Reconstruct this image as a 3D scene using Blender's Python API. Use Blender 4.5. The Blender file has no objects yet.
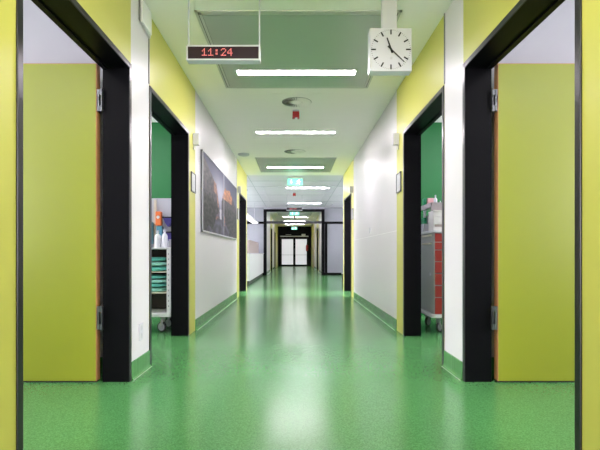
import bpy, math, random
from mathutils import Vector, noise
random.seed(7)
SC = bpy.context.scene
COL = SC.collection

# ---------------------------------------------------------------- camera, world, exposure
CAM_H = 0.915
cam_d = bpy.data.cameras.new('camera')
cam = bpy.data.objects.new('camera', cam_d)
COL.objects.link(cam)
cam.location = (0, 0, CAM_H)
cam.rotation_euler = (math.pi / 2, 0, 0)
cam_d.sensor_width = 36
cam_d.lens = 26.7
cam_d.shift_x = 0.0095
cam_d.shift_y = 0.0475
cam_d.clip_start = 0.05
cam_d.clip_end = 100
SC.camera = cam
world = bpy.data.worlds.new('world')
SC.world = world
world.use_nodes = True
world.node_tree.nodes['Background'].inputs[0].default_value = (0.8, 0.87, 1.0, 1)
world.node_tree.nodes['Background'].inputs[1].default_value = 1.0
SC.view_settings.view_transform = 'Standard'
SC.view_settings.look = 'None'
SC.view_settings.exposure = 2.32
SC.view_settings.gamma = 1.0
SC.view_settings.use_curve_mapping = False
LAMP = 19.0        # radiance of the corridor lamps
ROOM_LAMP_FILL = 5.5  # strength of the unseen lamps added in the side rooms
LOBBY_LAMP = 10.0
END_FILL = 1.7  # strength of the unseen glazing added behind the viewer
ROOM_FILL = 1.8  # strength of the unseen glazing added in the side rooms

# ---------------------------------------------------------------- materials
def mat(name, col, rough=0.5, metal=0.0, emit=None, estr=0.0, trans=0.0, spec=0.5, coat=0.0,
        var=0.03, vscale=6.0, bump=0.0, bscale=200.0, ior=1.45):
    m = bpy.data.materials.new(name)
    m.use_nodes = True
    nt = m.node_tree
    b = nt.nodes['Principled BSDF']
    b.inputs['Roughness'].default_value = rough
    b.inputs['Metallic'].default_value = metal
    b.inputs['Specular IOR Level'].default_value = spec
    b.inputs['Transmission Weight'].default_value = trans
    b.inputs['Coat Weight'].default_value = coat
    b.inputs['IOR'].default_value = ior
    b.inputs['Base Color'].default_value = (*col, 1)
    if emit:
        b.inputs['Emission Color'].default_value = (*emit, 1)
        b.inputs['Emission Strength'].default_value = estr
    if var > 0 and trans == 0:
        tc = nt.nodes.new('ShaderNodeTexCoord')
        nz = nt.nodes.new('ShaderNodeTexNoise')
        nz.inputs['Scale'].default_value = vscale
        nz.inputs['Detail'].default_value = 4
        nt.links.new(tc.outputs['Object'], nz.inputs['Vector'])
        mx = nt.nodes.new('ShaderNodeMix')
        mx.data_type = 'RGBA'
        mx.inputs[6].default_value = (*[c * (1 - var) for c in col], 1)
        mx.inputs[7].default_value = (*[min(1, c * (1 + var)) for c in col], 1)
        nt.links.new(nz.outputs['Fac'], mx.inputs[0])
        nt.links.new(mx.outputs[2], b.inputs['Base Color'])
    if bump > 0:
        tc = nt.nodes.new('ShaderNodeTexCoord')
        nz = nt.nodes.new('ShaderNodeTexNoise')
        nz.inputs['Scale'].default_value = bscale
        nt.links.new(tc.outputs['Object'], nz.inputs['Vector'])
        bp = nt.nodes.new('ShaderNodeBump')
        bp.inputs['Strength'].default_value = bump
        bp.inputs['Distance'].default_value = 0.002
        nt.links.new(nz.outputs['Fac'], bp.inputs['Height'])
        nt.links.new(bp.outputs['Normal'], b.inputs['Normal'])
    return m

def floor_mat():
    m = bpy.data.materials.new('green_rubber_floor')
    m.use_nodes = True
    nt = m.node_tree
    b = nt.nodes['Principled BSDF']
    tc = nt.nodes.new('ShaderNodeTexCoord')
    vo = nt.nodes.new('ShaderNodeTexWhiteNoise')
    sn = nt.nodes.new('ShaderNodeVectorMath'); sn.operation = 'SNAP'
    sn.inputs[1].default_value = (0.006, 0.006, 1.0)
    nt.links.new(tc.outputs['Object'], sn.inputs[0]); nt.links.new(sn.outputs[0], vo.inputs['Vector'])
    hs = nt.nodes.new('ShaderNodeSeparateColor')
    nt.links.new(vo.outputs['Color'], hs.inputs[0])
    rp = nt.nodes.new('ShaderNodeValToRGB')
    rp.color_ramp.interpolation = 'LINEAR'
    e = rp.color_ramp.elements
    e[0].position = 0.0; e[0].color = (0.050, 0.178, 0.052, 1)
    e[1].position = 1.0; e[1].color = (0.086, 0.265, 0.088, 1)
    x = e.new(0.5); x.color = (0.066, 0.22, 0.068, 1)
    nt.links.new(hs.outputs[0], rp.inputs[0])
    nz = nt.nodes.new('ShaderNodeTexNoise')
    nz.inputs['Scale'].default_value = 1.3
    nz.inputs['Detail'].default_value = 5
    nt.links.new(tc.outputs['Object'], nz.inputs['Vector'])
    mr = nt.nodes.new('ShaderNodeMapRange')
    mr.inputs['To Min'].default_value = 0.18
    mr.inputs['To Max'].default_value = 0.22
    nt.links.new(nz.outputs['Fac'], mr.inputs['Value'])
    nt.links.new(mr.outputs[0], b.inputs['Roughness'])
    nt.links.new(rp.outputs[0], b.inputs['Base Color'])
    b.inputs['Specular IOR Level'].default_value = 0.42
    return m

M = {}
M['floor'] = floor_mat()
M['yellow'] = mat('yellow_paint', (0.52, 0.515, 0.105), 0.4, var=0.015)
M['white_wall'] = mat('white_paint', (0.65, 0.635, 0.66), 0.38, var=0.01)
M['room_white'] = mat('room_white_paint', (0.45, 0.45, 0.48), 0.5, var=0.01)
M['green_wall'] = mat('green_paint', (0.004, 0.125, 0.025), 0.5, var=0.02)
M['ceiling'] = mat('white_plaster', (0.95, 0.925, 0.89), 0.6, var=0.01)
M['metal_ceiling'] = mat('brushed_ceiling_metal', (0.80, 0.77, 0.83), 0.35, metal=0.3, var=0.02, vscale=3)
M['panel_metal'] = mat('grey_ceiling_panel', (0.50, 0.52, 0.50), 0.35, metal=0.5, var=0.02)
M['panel_edge'] = mat('ceiling_panel_edge', (0.62, 0.63, 0.61), 0.35, metal=0.4)
M['groove'] = mat('dark_groove', (0.06, 0.065, 0.06), 0.6)
M['black'] = mat('black_frame_paint', (0.003, 0.003, 0.004), 0.4, spec=0.09, var=0.05)
M['frame_edge'] = mat('graphite_metal', (0.045, 0.045, 0.05), 0.28, metal=0.7)
M['leaf'] = mat('lime_laminate', (0.25, 0.285, 0.020), 0.38, var=0.02)
M['wood'] = mat('brown_wood_edge', (0.50, 0.24, 0.10), 0.45, var=0.12, vscale=20)
M['steel'] = mat('brushed_steel', (0.17, 0.18, 0.19), 0.4, metal=0.9)
M['alu'] = mat('aluminium', (0.62, 0.62, 0.63), 0.3, metal=0.7)
M['dark_alu'] = mat('dark_aluminium', (0.22, 0.22, 0.22), 0.3, metal=0.7)
M['seal'] = mat('pale_sealant', (0.36, 0.50, 0.34), 0.5)
M['lamp'] = mat('lamp_diffuser', (0.9, 0.9, 0.9), 0.5, emit=(1.0, 0.90, 0.97), estr=LAMP, var=0)
M['far_lamp'] = mat('far_lamp_diffuser', (0.9, 0.9, 0.9), 0.5, emit=(1.0, 0.92, 0.98), estr=13.0, var=0)
M['room_lamp'] = mat('room_lamp_diffuser', (0.9, 0.9, 0.9), 0.5, emit=(1.0, 0.91, 1.02), estr=ROOM_LAMP_FILL, var=0)
M['lobby_lamp'] = mat('lobby_lamp_diffuser', (0.9, 0.9, 0.9), 0.5, emit=(0.99, 0.92, 1.03), estr=LOBBY_LAMP, var=0)
M['pendant_lamp'] = mat('pendant_diffuser', (0.9, 0.9, 0.9), 0.5, emit=(0.98, 0.95, 1.0), estr=0.5, var=0)
M['daylight'] = mat('daylit_window_pane', (0.9, 0.9, 0.9), 0.5, emit=(0.96, 0.90, 1.02), estr=4.0, var=0)  # glowing pane of the glazing added on the lobby's left
M['daylight_end'] = mat('daylit_end_glass', (0.9, 0.9, 0.9), 0.5, emit=(0.98, 0.90, 1.0), estr=END_FILL, var=0)
M['daylight_room'] = mat('daylit_room_glass', (0.9, 0.9, 0.9), 0.5, emit=(0.96, 0.91, 1.04), estr=ROOM_FILL, var=0)
M['daylight_bright'] = mat('daylit_bright_glass', (0.9, 0.9, 0.9), 0.5, emit=(0.98, 0.91, 1.02), estr=7.0, var=0)  # stronger fill pane, added in the last side rooms
M['daylight_soft'] = mat('daylit_soft_glass', (0.9, 0.9, 0.9), 0.5, emit=(0.98, 0.91, 1.02), estr=1.7, var=0)  # weaker fill pane, added on the lobby's right
M['end_pane'] = mat('daylit_frosted_glass', (0.8, 0.8, 0.85), 0.4, emit=(0.88, 0.88, 1.0), estr=0.10, var=0)
M['white_plastic'] = mat('white_plastic', (0.57, 0.57, 0.63), 0.35, var=0.01)
M['white_metal'] = mat('white_powder_coat', (0.74, 0.75, 0.74), 0.35, var=0.01)
M['grey_plastic'] = mat('grey_plastic', (0.35, 0.36, 0.38), 0.4)
M['light_grey'] = mat('light_grey_laminate', (0.50, 0.51, 0.55), 0.4)
M['cabinet_grey'] = mat('grey_cabinet_side', (0.40, 0.41, 0.40), 0.4)
M['taupe'] = mat('taupe_laminate', (0.42, 0.35, 0.33), 0.45)
M['screen'] = mat('dark_display_glass', (0.03, 0.015, 0.025), 0.12, var=0)
M['led'] = mat('red_led', (0.9, 0.2, 0.2), 0.5, emit=(1.0, 0.20, 0.22), estr=0.22, var=0)
M['ink'] = mat('black_print', (0.01, 0.01, 0.012), 0.5, var=0)
M['faint_ink'] = mat('grey_print', (0.35, 0.35, 0.35), 0.5, var=0)
M['red'] = mat('red_plastic', (0.36, 0.015, 0.02), 0.35)
M['drawer_red'] = mat('red_drawer_front', (0.33, 0.028, 0.018), 0.35)
M['sign_green'] = mat('lit_green_sign', (0.1, 0.5, 0.35), 0.4, emit=(0.22, 0.75, 0.58), estr=0.32, var=0)
M['sign_white'] = mat('lit_white_pictogram', (0.9, 0.9, 0.9), 0.4, emit=(0.9, 1.0, 0.95), estr=0.35, var=0)
M['glass'] = mat('clear_glass', (0.95, 1.0, 0.97), 0.0, trans=1.0, var=0)
M['joint'] = mat('bright_joint', (0.85, 0.85, 0.86), 0.4)
M['lobby_panel'] = mat('grey_blue_wall_panel', (0.27, 0.275, 0.31), 0.45)
M['rubber'] = mat('dark_rubber', (0.02, 0.02, 0.02), 0.6)
M['wheel'] = mat('grey_wheel', (0.30, 0.31, 0.32), 0.45)
M['inner_brown'] = mat('dark_cart_liner', (0.055, 0.045, 0.035), 0.6)
M['teal'] = mat('teal_textile', (0.12, 0.50, 0.42), 0.85, var=0.15, vscale=30)
M['mint'] = mat('mint_textile', (0.30, 0.66, 0.56), 0.85, var=0.15, vscale=30)
M['orange'] = mat('orange_carton', (0.80, 0.20, 0.05), 0.5)
M['navy'] = mat('violet_blue_plastic', (0.06, 0.05, 0.22), 0.3)
M['blueteal'] = mat('blue_teal_plastic', (0.08, 0.25, 0.32), 0.4)
M['beige'] = mat('beige_rail', (0.62, 0.56, 0.44), 0.5)
M['bottle'] = mat('translucent_white_bottle', (0.80, 0.82, 0.85), 0.25)
M['pink'] = mat('pink_box', (0.72, 0.42, 0.42), 0.5)
M['item_green'] = mat('green_box', (0.02, 0.28, 0.12), 0.5)
M['smoke'] = mat('smoky_plastic_tray', (0.40, 0.36, 0.36), 0.3)
M['paper'] = mat('paper_white', (0.82, 0.80, 0.78), 0.7)
M['cream'] = mat('cream_plastic', (0.75, 0.72, 0.55), 0.4)
M['far_wood'] = mat('beige_wood_leaf', (0.60, 0.42, 0.27), 0.5)

# ---------------------------------------------------------------- mesh helpers
def root_loc(o):
    while o.parent: o = o.parent
    return Vector(o.location)

class MB:
    def __init__(s):
        s.v = []; s.f = []; s.m = []
    def face(s, pts, mi=0):
        n = len(s.v); s.v += [tuple(p) for p in pts]; s.f.append(tuple(range(n, n + len(pts)))); s.m.append(mi)
    def box(s, x0, x1, y0, y1, z0, z1, mi=0):
        x0, x1 = sorted((x0, x1)); y0, y1 = sorted((y0, y1)); z0, z1 = sorted((z0, z1))
        n = len(s.v)
        s.v += [(x0,y0,z0),(x1,y0,z0),(x1,y1,z0),(x0,y1,z0),(x0,y0,z1),(x1,y0,z1),(x1,y1,z1),(x0,y1,z1)]
        for q in ((0,3,2,1),(4,5,6,7),(0,1,5,4),(1,2,6,5),(2,3,7,6),(3,0,4,7)):
            s.f.append(tuple(n + k for k in q)); s.m.append(mi)
        return s
    def prism(s, poly, a, d0, d1, mi=0):
        # poly: 2D points; a: axis of extrusion (0: poly in y,z; 1: poly in x,z; 2: poly in x,y)
        def P(p, d):
            return {0: (d, p[0], p[1]), 1: (p[0], d, p[1]), 2: (p[0], p[1], d)}[a]
        n = len(s.v); k = len(poly)
        s.v += [P(p, d0) for p in poly] + [P(p, d1) for p in poly]
        s.f.append(tuple(range(n, n + k))); s.m.append(mi)
        s.f.append(tuple(range(n + 2 * k - 1, n + k - 1, -1))); s.m.append(mi)
        for i in range(k):
            j = (i + 1) % k
            s.f.append((n + i, n + k + i, n + k + j, n + j)); s.m.append(mi)
        return s
    def cyl(s, p0, p1, r0, r1=None, n=20, mi=0):
        r1 = r0 if r1 is None else r1
        p0 = Vector(p0); p1 = Vector(p1); d = (p1 - p0).normalized()
        u = d.orthogonal().normalized(); w = d.cross(u)
        b = len(s.v)
        for p, r in ((p0, r0), (p1, r1)):
            for i in range(n):
                a = 2 * math.pi * i / n
                s.v.append(tuple(p + u * (r * math.cos(a)) + w * (r * math.sin(a))))
        s.f.append(tuple(range(b + n - 1, b - 1, -1))); s.m.append(mi)
        s.f.append(tuple(range(b + n, b + 2 * n))); s.m.append(mi)
        for i in range(n):
            j = (i + 1) % n
            s.f.append((b + i, b + j, b + n + j, b + n + i)); s.m.append(mi)
        return s
    def lathe(s, c, prof, n=24, mi=0):
        # profile of (r, z) around the vertical axis at c
        b = len(s.v)
        for r, z in prof:
            for i in range(n):
                a = 2 * math.pi * i / n
                s.v.append((c[0] + r * math.cos(a), c[1] + r * math.sin(a), c[2] + z))
        for k in range(len(prof) - 1):
            for i in range(n):
                j = (i + 1) % n
                s.f.append((b + k*n + i, b + k*n + j, b + (k+1)*n + j, b + (k+1)*n + i)); s.m.append(mi)
        s.f.append(tuple(b + i for i in reversed(range(n)))); s.m.append(mi)
        q = b + (len(prof) - 1) * n
        s.f.append(tuple(q + i for i in range(n))); s.m.append(mi)
        return s
    def build(s, name, mats, parent=None, bevel=0.0, smooth=False):
        if not isinstance(mats, (list, tuple)): mats = [mats]
        V = [Vector(p) for p in s.v]
        if parent is not None:
            L = root_loc(parent)
        else:
            lo = Vector([min(p[i] for p in V) for i in range(3)]); hi = Vector([max(p[i] for p in V) for i in range(3)])
            L = Vector(((lo.x + hi.x) / 2, (lo.y + hi.y) / 2, lo.z))
        me = bpy.data.meshes.new(name)
        me.from_pydata([tuple(p - L) for p in V], [], s.f)
        for k in mats: me.materials.append(k)
        me.polygons.foreach_set('material_index', s.m)
        me.update(); me.validate()
        import bmesh as _b
        bm = _b.new(); bm.from_mesh(me); _b.ops.recalc_face_normals(bm, faces=bm.faces[:]); bm.to_mesh(me); bm.free()
        if smooth:
            for p in me.polygons: p.use_smooth = True
        o = bpy.data.objects.new(name, me)
        COL.objects.link(o)
        if parent is not None: o.parent = parent
        else: o.location = L
        if bevel > 0:
            bv = o.modifiers.new('bevel', 'BEVEL'); bv.width = bevel; bv.segments = 2; bv.limit_method = 'ANGLE'
            bv.angle_limit = math.radians(40)
        if smooth:
            e = o.modifiers.new('edges', 'EDGE_SPLIT'); e.split_angle = math.radians(40)
        return o

def B(*a, mi=0): return MB().box(*a, mi=mi)

def empty(name, loc, kind=None):
    o = bpy.data.objects.new(name, None); COL.objects.link(o); o.location = loc
    o.empty_display_size = 0.1
    if kind: o['kind'] = kind
    return o
def tag(o, label, cat, group=None):
    o['label'] = label; o['category'] = cat
    if group: o['group'] = group
    return o
def thing(name, loc, label, cat, group=None):
    return tag(empty(name, loc), label, cat, group)
def struct(o, label=None, cat=None):
    o['kind'] = 'structure'
    if label: o['label'] = label
    if cat: o['category'] = cat
    return o
def copy_tree(o, parent=None):
    c = o.copy(); COL.objects.link(c); c.parent = parent
    for ch in list(o.children): copy_tree(ch, c)
    return c
def dup(o, loc, label):
    c = copy_tree(o); c.location = loc; c['label'] = label
    return c

XL, XR, T, H = -1.18, 1.22, 0.178, 2.86
XC = 0.02

# ---------------------------------------------------------------- structure: floor and ceilings
f = B(-6.2, 4.6, -4.0, 32.3, -0.12, 0.0).build('floor', M['floor'])
struct(f, 'glossy speckled green rubber floor running down the whole corridor', 'floor')
f.modifiers.clear()
c1 = B(-5.2, 4.6, -4.0, 11.07, H, H + 0.12).build('ceiling', M['ceiling'])
struct(c1, 'smooth white plaster ceiling of the near corridor', 'ceiling')
c2 = B(-6.2, 4.6, 11.07, 18.95, H + 0.005, H + 0.12).build('ceiling', M['metal_ceiling'])
struct(c2, 'pale metal plank ceiling over the reception area', 'ceiling')
c3 = B(-4.2, 4.2, 18.95, 32.3, H, H + 0.12).build('ceiling', M['ceiling'])
struct(c3, 'plaster ceiling of the far corridor beyond the black glazed frame', 'ceiling')
# plank joints and raised trims of the metal ceiling
tr = MB()
for x in (-1.17, 1.24):
    tr.box(x - 0.008, x + 0.008, 11.08, 18.7, H - 0.002, H + 0.01)
for y in (11.95, 12.9, 14.8, 16.6, 18.2):
    tr.box(-6.0, 4.4, y - 0.006, y + 0.006, H - 0.001, H + 0.01)
struct(tr.build('trim_1', M['light_grey']), 'thin joints between the metal ceiling planks', 'trim')
tr = MB()
for x in (-0.95, 0.98):
    tr.box(x - 0.012, x + 0.012, 12.9, 18.5, H - 0.012, H + 0.01)
tr.box(-0.96, 0.99, 12.9, 12.925, H - 0.012, H + 0.01)
struct(tr.build('trim_2', M['metal_ceiling']), 'raised white channel framing the lobby lamps on the ceiling', 'trim')

# ---------------------------------------------------------------- structure: walls
def wall(name, xw, s, y0, y1, zones, openings, label, th=T):
    mats = [M['white_wall'], M['yellow'], M['room_white'], M['green_wall']]
    cuts = {y0, y1}
    for a, b, _ in zones: cuts |= {a, b}
    for a, b, _ in openings: cuts |= {a, b}
    cuts = sorted(c for c in cuts if y0 <= c <= y1)
    mb = MB()
    for a, b in zip(cuts, cuts[1:]):
        mid = (a + b) / 2
        mi = 0
        for za, zb, k in zones:
            if za <= mid <= zb: mi = k
        z0 = 0.0
        for oa, ob, top in openings:
            if oa <= mid <= ob: z0 = top
        mb.box(xw, xw + s * 0.03, a, b, z0, H, mi)
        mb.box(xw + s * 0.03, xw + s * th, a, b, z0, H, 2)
    return struct(mb.build(name, mats), label, 'wall')

D = {1: (1.885, 3.207, 2.278), 2: (3.615, 4.965, 2.282), 3: (9.5, 10.84, 2.24)}
E = 0.022
openings = [(a + E, b - E, t - E) for a, b, t in D.values()]
zones = [(-4, 3.212, 1), (3.613, 5.30, 1), (9.09, 11.07, 1)]
wall('wall_left', XL, -1, -4.0, 11.07, zones, openings, 'left corridor wall with white panels and yellow zones around the doorways')
wall('wall_right', XR, 1, -4.0, 11.07, zones, openings, 'right corridor wall with white panels and yellow zones around the doorways')
struct(B(-5.2, 4.6, -4.1, -4.0, 0, H).build('wall_behind', M['white_wall']), 'white wall closing the corridor behind the viewer', 'wall')

# side rooms
def room(side, xw, s):
    xo = xw + s * T
    xf = xw + s * 3.2
    struct(B(xf, xf + s * 0.1, -4, 11.07, 0, H).build('wall_' + side + '_rooms', M['room_white']), 'outer white wall of the side rooms', 'wall')
    struct(B(xo, xf, 3.37, 3.49, 0, H).build('wall_' + side + '_partition', M['room_white']), 'pale grey-white partition seen above the open lime door', 'wall')
    struct(B(xo, xf, 6.6, 6.72, 0, H).build('wall_' + side + '_green', M['green_wall']), 'green painted wall of the trolley room', 'wall')
    struct(B(xo, xf, 9.0, 9.1, 0, H).build('wall_' + side + '_cross', M['room_white']), 'cross wall between side rooms', 'wall')
    struct(B(xo, xf, 10.97, 11.07, 0, H).build('wall_' + side + '_end', M['room_white']), 'end wall of the side rooms facing the lobby', 'wall')
    bb = MB(); bb.box(xo, xf, 3.358, 3.37, 0.001, 0.13)
    struct(bb.build('baseboard_' + side + '_room', M['floor']), 'green skirting in the side room', 'skirting')
room('left', XL, -1)
room('right', XR, 1)

# lobby
struct(B(-6.2, -6.1, 11.07, 18.95, 0, H).build('wall_lobby_left', M['white_wall']), 'window side wall of the reception area', 'wall')
struct(B(4.5, 4.6, 11.07, 18.95, 0, H).build('wall_lobby_right', M['white_wall']), 'right wall of the lobby', 'wall')
def lobby_back(side, xa, xb):
    mb = MB(); mb.box(xa, xb, 18.90, 19.02, 0, H)
    struct(mb.build('wall_lobby_back_' + side, M['lobby_panel']), 'light grey panelled wall beside the black glazed frame', 'wall')
    t = MB()
    t.box(xa, xb, 18.86, 18.90, 2.17, 2.27); t.box(xa, xb, 18.87, 18.90, 0.0, 0.10)
    sx = 1 if xb > xa else -1
    xx = xa + sx * 0.02
    if sx > 0: t.box(xx, xx + sx * 0.10, 18.865, 18.90, 0.0, 2.17)
    t.box(xx + sx * 1.35, xx + sx * 1.45, 18.865, 18.90, 0.0, 2.17)
    struct(t.build('trim_3', M['black']), 'black metal rails framing the grey lobby panels', 'trim')
lobby_back('left', -1.30, -6.1)
lobby_back('right', 1.28, 4.5)
wn = empty('window_1', (-6.08, 14.6, 0.9), 'structure'); wn['label'] = 'bright window lighting the reception area'  # unseen, added to fill the lobby with light from the left
B(-6.095, -6.085, 12.2, 18.0, 0.9, 2.6).build('pane', M['daylight'], wn)
fr = MB()
for y in (12.15, 14.1, 16.05, 18.0): fr.box(-6.1, -6.03, y, y + 0.06, 0.85, 2.65)
fr.box(-6.1, -6.03, 12.15, 18.06, 0.84, 0.9); fr.box(-6.1, -6.03, 12.15, 18.06, 2.6, 2.66)
fr.build('window_frame', M['white_metal'], wn)

# unseen glazing added for fill light, behind the viewer and in the side rooms
wn = empty('window_2', (XC, -3.98, 0.1), 'structure'); wn['label'] = 'tall glazed corridor end behind the viewer'
B(-1.05, 1.09, -3.99, -3.975, 0.15, 2.75).build('pane', M['daylight_end'], wn)
fr = MB()
for x in (-1.1, -0.02, 1.06): fr.box(x, x + 0.08, -3.99, -3.94, 0.08, 2.8)
fr.box(-1.1, 1.14, -3.99, -3.94, 0.08, 0.15); fr.box(-1.1, 1.14, -3.99, -3.94, 2.73, 2.8)
fr.build('window_frame', M['black'], wn)
k = 3
for s, x in ((-1, XL - 3.2), (1, XR + 3.2)):
    for ya, yb, pm_ in ((-0.6, 2.8, 'daylight_room'), (3.9, 6.3, 'daylight_room'), (9.15, 10.9, 'daylight_bright')):
        wn = empty('window_%d' % k, (x, (ya + yb) / 2, 0.9), 'structure'); k += 1  # unseen, added to light the side rooms and the corridor
        wn['label'] = 'daylit window in the outer wall of a side room'
        B(x - s * 0.005, x - s * 0.012, ya, yb, 0.9, 2.6).build('pane', M[pm_], wn)
        fr = MB()
        for y in (ya - 0.06, (ya + yb) / 2, yb): fr.box(x, x - s * 0.05, y, y + 0.06, 0.84, 2.66)
        fr.box(x, x - s * 0.05, ya, yb, 0.84, 0.9); fr.box(x, x - s * 0.05, ya, yb, 2.6, 2.66)
        fr.build('window_frame', M['white_metal'], wn)

wn = empty('window_9', (4.48, 14.6, 0.9), 'structure'); wn['label'] = 'daylit window in the right lobby wall'  # unseen, added to brighten the lobby from the right
B(4.485, 4.495, 12.2, 17.0, 0.9, 2.6).build('pane', M['daylight_soft'], wn)
fr = MB()
for y in (12.15, 14.6, 17.0): fr.box(4.43, 4.5, y, y + 0.06, 0.85, 2.65)
fr.box(4.43, 4.5, 12.15, 17.06, 0.84, 0.9); fr.box(4.43, 4.5, 12.15, 17.06, 2.6, 2.66)
fr.build('window_frame', M['white_metal'], wn)

# far corridor
FD = {4: (-1, 22.2, 23.6), 5: (1, 22.7, 24.05), 6: (1, 27.4, 28.8), 9: (-1, 26.4, 27.8)}
zl = [(21.7, 24.0, 1), (26.1, 32, 1)]
zr = [(22.3, 24.5, 1), (27.0, 32, 1)]
wall('wall_far_left', XL, -1, 19.0, 32.0, zl, [(a + E, b - E, 2.24 - E) for s, a, b in FD.values() if s < 0], 'left wall of the far corridor')
wall('wall_far_right', XR, 1, 19.0, 32.0, zr, [(a + E, b - E, 2.24 - E) for s, a, b in FD.values() if s > 0], 'right wall of the far corridor')
struct(B(-4.2, 4.2, 32.0, 32.2, 0, H).build('wall_far_end', M['black']), 'charcoal wall around the double doors at the corridor end', 'wall')
for s, x, nm in ((-1, XL, 'left'), (1, XR, 'right')):
    struct(B(x + s * 1.6, x + s * 1.7, 19.02, 32, 0, H).build('wall_far_rooms_' + nm, M['room_white']), 'inner wall of the far side rooms', 'wall')

# skirting on the white stretches, pale sealant line at its foot
def skirting(name, xw, s, a, b):
    mb = MB(); d = xw - s * 0.008
    mb.prism([(xw, 0.0005), (xw - s * 0.022, 0.0005), (xw - s * 0.012, 0.012), (d, 0.03), (d, 0.128), (xw, 0.13)], 1, a, b)
    o = mb.build(name, M['floor']); struct(o, 'coved green skirting along the white wall panel', 'skirting')
    B(xw - s * 0.022, xw - s * 0.028, a, b, 0.0002, 0.0022).build('sealant', M['seal'], o)
for a, b in ((3.209, 3.612), (5.30, 9.09)):
    skirting('baseboard_left', XL, -1, a, b)
    skirting('baseboard_right', XR, 1, a, b)
skirting('baseboard_left', XL, -1, 19.1, 21.7); skirting('baseboard_left', XL, -1, 24.0, 26.1)
skirting('baseboard_right', XR, 1, 19.1, 22.3); skirting('baseboard_right', XR, 1, 24.5, 27.0)

# slim metal edge strips where white panels meet the yellow zones
for s, x in ((-1, XL), (1, XR)):
    o = MB(); o.box(x, x - s * 0.006, 3.598, 3.616, 2.29, H)
    struct(o.build('trim_4', M['dark_alu']), 'slim dark strip between white and yellow wall above the doorway', 'trim')
    o = MB(); o.box(x, x - s * 0.005, 9.075, 9.11, 0.0, H)
    struct(o.build('trim_5', M['alu']), 'aluminium strip between white and yellow wall', 'trim')
    o = MB(); o.box(x, x + s * T, 11.07, 11.09, 0, H)
    struct(o.build('trim_6', M['white_metal']), 'pale end profile where the corridor wall stops at the lobby', 'trim')
# joints in the right wall panelling
j = MB(); j.box(XR - 0.003, XR, 5.31, 8.93, 1.183, 1.189); j.box(XR - 0.003, XR, 8.925, 8.932, 1.183, H)
struct(j.build('trim_7', M['joint']), 'fine raised joint across the right white wall at rail height', 'trim')

# ---------------------------------------------------------------- doors
def door(n, xw, s, y0, y1, top, label, th=T):
    r = empty('door_%d' % n, (xw + s * th / 2, (y0 + y1) / 2, 0), 'structure'); r['label'] = label; r['category'] = 'door'
    w = 0.04; lt = E
    X0, X1 = xw - s * 0.006, xw + s * (th + 0.006)
    g = 0.018       # where the lining starts behind the casing
    fr = MB()
    fr.box(xw - s * 0.004, X1, y0 + lt, y0 + w, 0.0, top - w + 0.0); fr.box(xw - s * 0.004, X1, y1 - w, y1 - lt, 0.0, top - w)
    fr.box(xw - s * 0.004, X1, y0 + lt, y1 - lt, top - w, top - lt)
    fr.box(xw + s * (th - 0.03), X1, y0 + w, y1 - w, top - w - 0.012, top - w)
    fr.build('frame', M['black'], r)
    cs = MB()
    for xa, xb in ((X0, xw), (X1, xw + s * th)):
        cs.box(xa - (0 if xa == X1 else s * 0.003), xb, y0, y0 + w, 0, top)
        cs.box(xa - (0 if xa == X1 else s * 0.003), xb, y1 - w, y1, 0, top)
        cs.box(xa - (0 if xa == X1 else s * 0.003), xb, y0 + w, y1 - w, top - w, top)
    cs.build('casing', M['frame_edge'], r, bevel=0.003)
    return r

def leaf(r, xw, s, yh, material, edge, width=1.2, top=2.262, th=0.06):
    # opened at right angles into the room, hinged on the far jamb
    xh = xw + s * 0.222
    y1 = yh - 0.004; y0 = y1 - th
    lf = B(xh + s * 0.004, xh + s * width, y0, y1, 0.012, top - 0.004).build('door_leaf', material, r, bevel=0.002)
    eb = MB(); eb.box(xh, xh + s * 0.004, y0 + 0.001, y1, 0.012, top)
    eb.box(xh, xh + s * width, y0 + 0.001, y1, top - 0.004, top)
    o = eb.build('edge_band', edge, lf); o['label'] = 'brown wooden door edge'
    sl = B(xh + s * 0.004, xh + s * width, y0 + 0.006, y1 - 0.006, 0.001, 0.012).build('bottom_seal', M['rubber'], lf)
    for z0, z1 in ((1.925, 2.08), (0.375, 0.54)):
        h = MB()
        xa = xw + s * (T + 0.002); yp = yh - 0.06
        h.box(xh - s * 0.003, xh, y0 + 0.004, y1 - 0.004, z0, z1)
        h.box(xa, xh, yp + 0.001, yp + 0.004, z0, z0 + 0.04); h.box(xa, xh, yp + 0.001, yp + 0.004, z1 - 0.04, z1)
        h.box(xa, xa - s * 0.004, yp - 0.022, yp + 0.004, z0, z1)
        h.cyl((xh - s * 0.013, yp + 0.002, z0), (xh - s * 0.013, yp + 0.002, z1), 0.007, n=12)
        h.build('hinge', M['steel'], r)['label'] = 'brushed steel hinge'
    return lf

d1 = door(1, XL, -1, *D[1], 'near left black-framed doorway with a lime green door standing open into the room')
leaf(d1, XL, -1, 3.215, M['leaf'], M['wood'])
d2 = door(2, XR, 1, *D[1], 'near right black-framed doorway with a lime green door standing open into the room')
leaf(d2, XR, 1, 3.215, M['leaf'], M['wood'])
door(3, XL, -1, *D[2], 'left black-framed doorway to the room with the white linen trolley')
door(4, XR, 1, *D[2], 'right black-framed doorway to the room with the red drawer trolley')
door(5, XL, -1, *D[3], 'left black-framed doorway just before the lobby')
door(6, XR, 1, *D[3], 'right black-framed doorway just before the lobby')
k = 7
for n, (s, a, b) in FD.items():
    x = XL if s < 0 else XR
    r = door(k, x, s, a, b, 2.24, 'black-framed side doorway in the far corridor'); k += 1
    if n == 6:
        lf = B(x - s * 0.0, x + s * 0.05, a + 0.05, b - 0.05, 0.01, 2.19).build('door_leaf', M['far_wood'], r); lf['label'] = 'beige wooden door leaf'
    else:
        B(x + s * 0.12, x + s * 0.16, a + 0.05, b - 0.05, 0.01, 2.19).build('door_leaf', M['yellow'], r)

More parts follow.
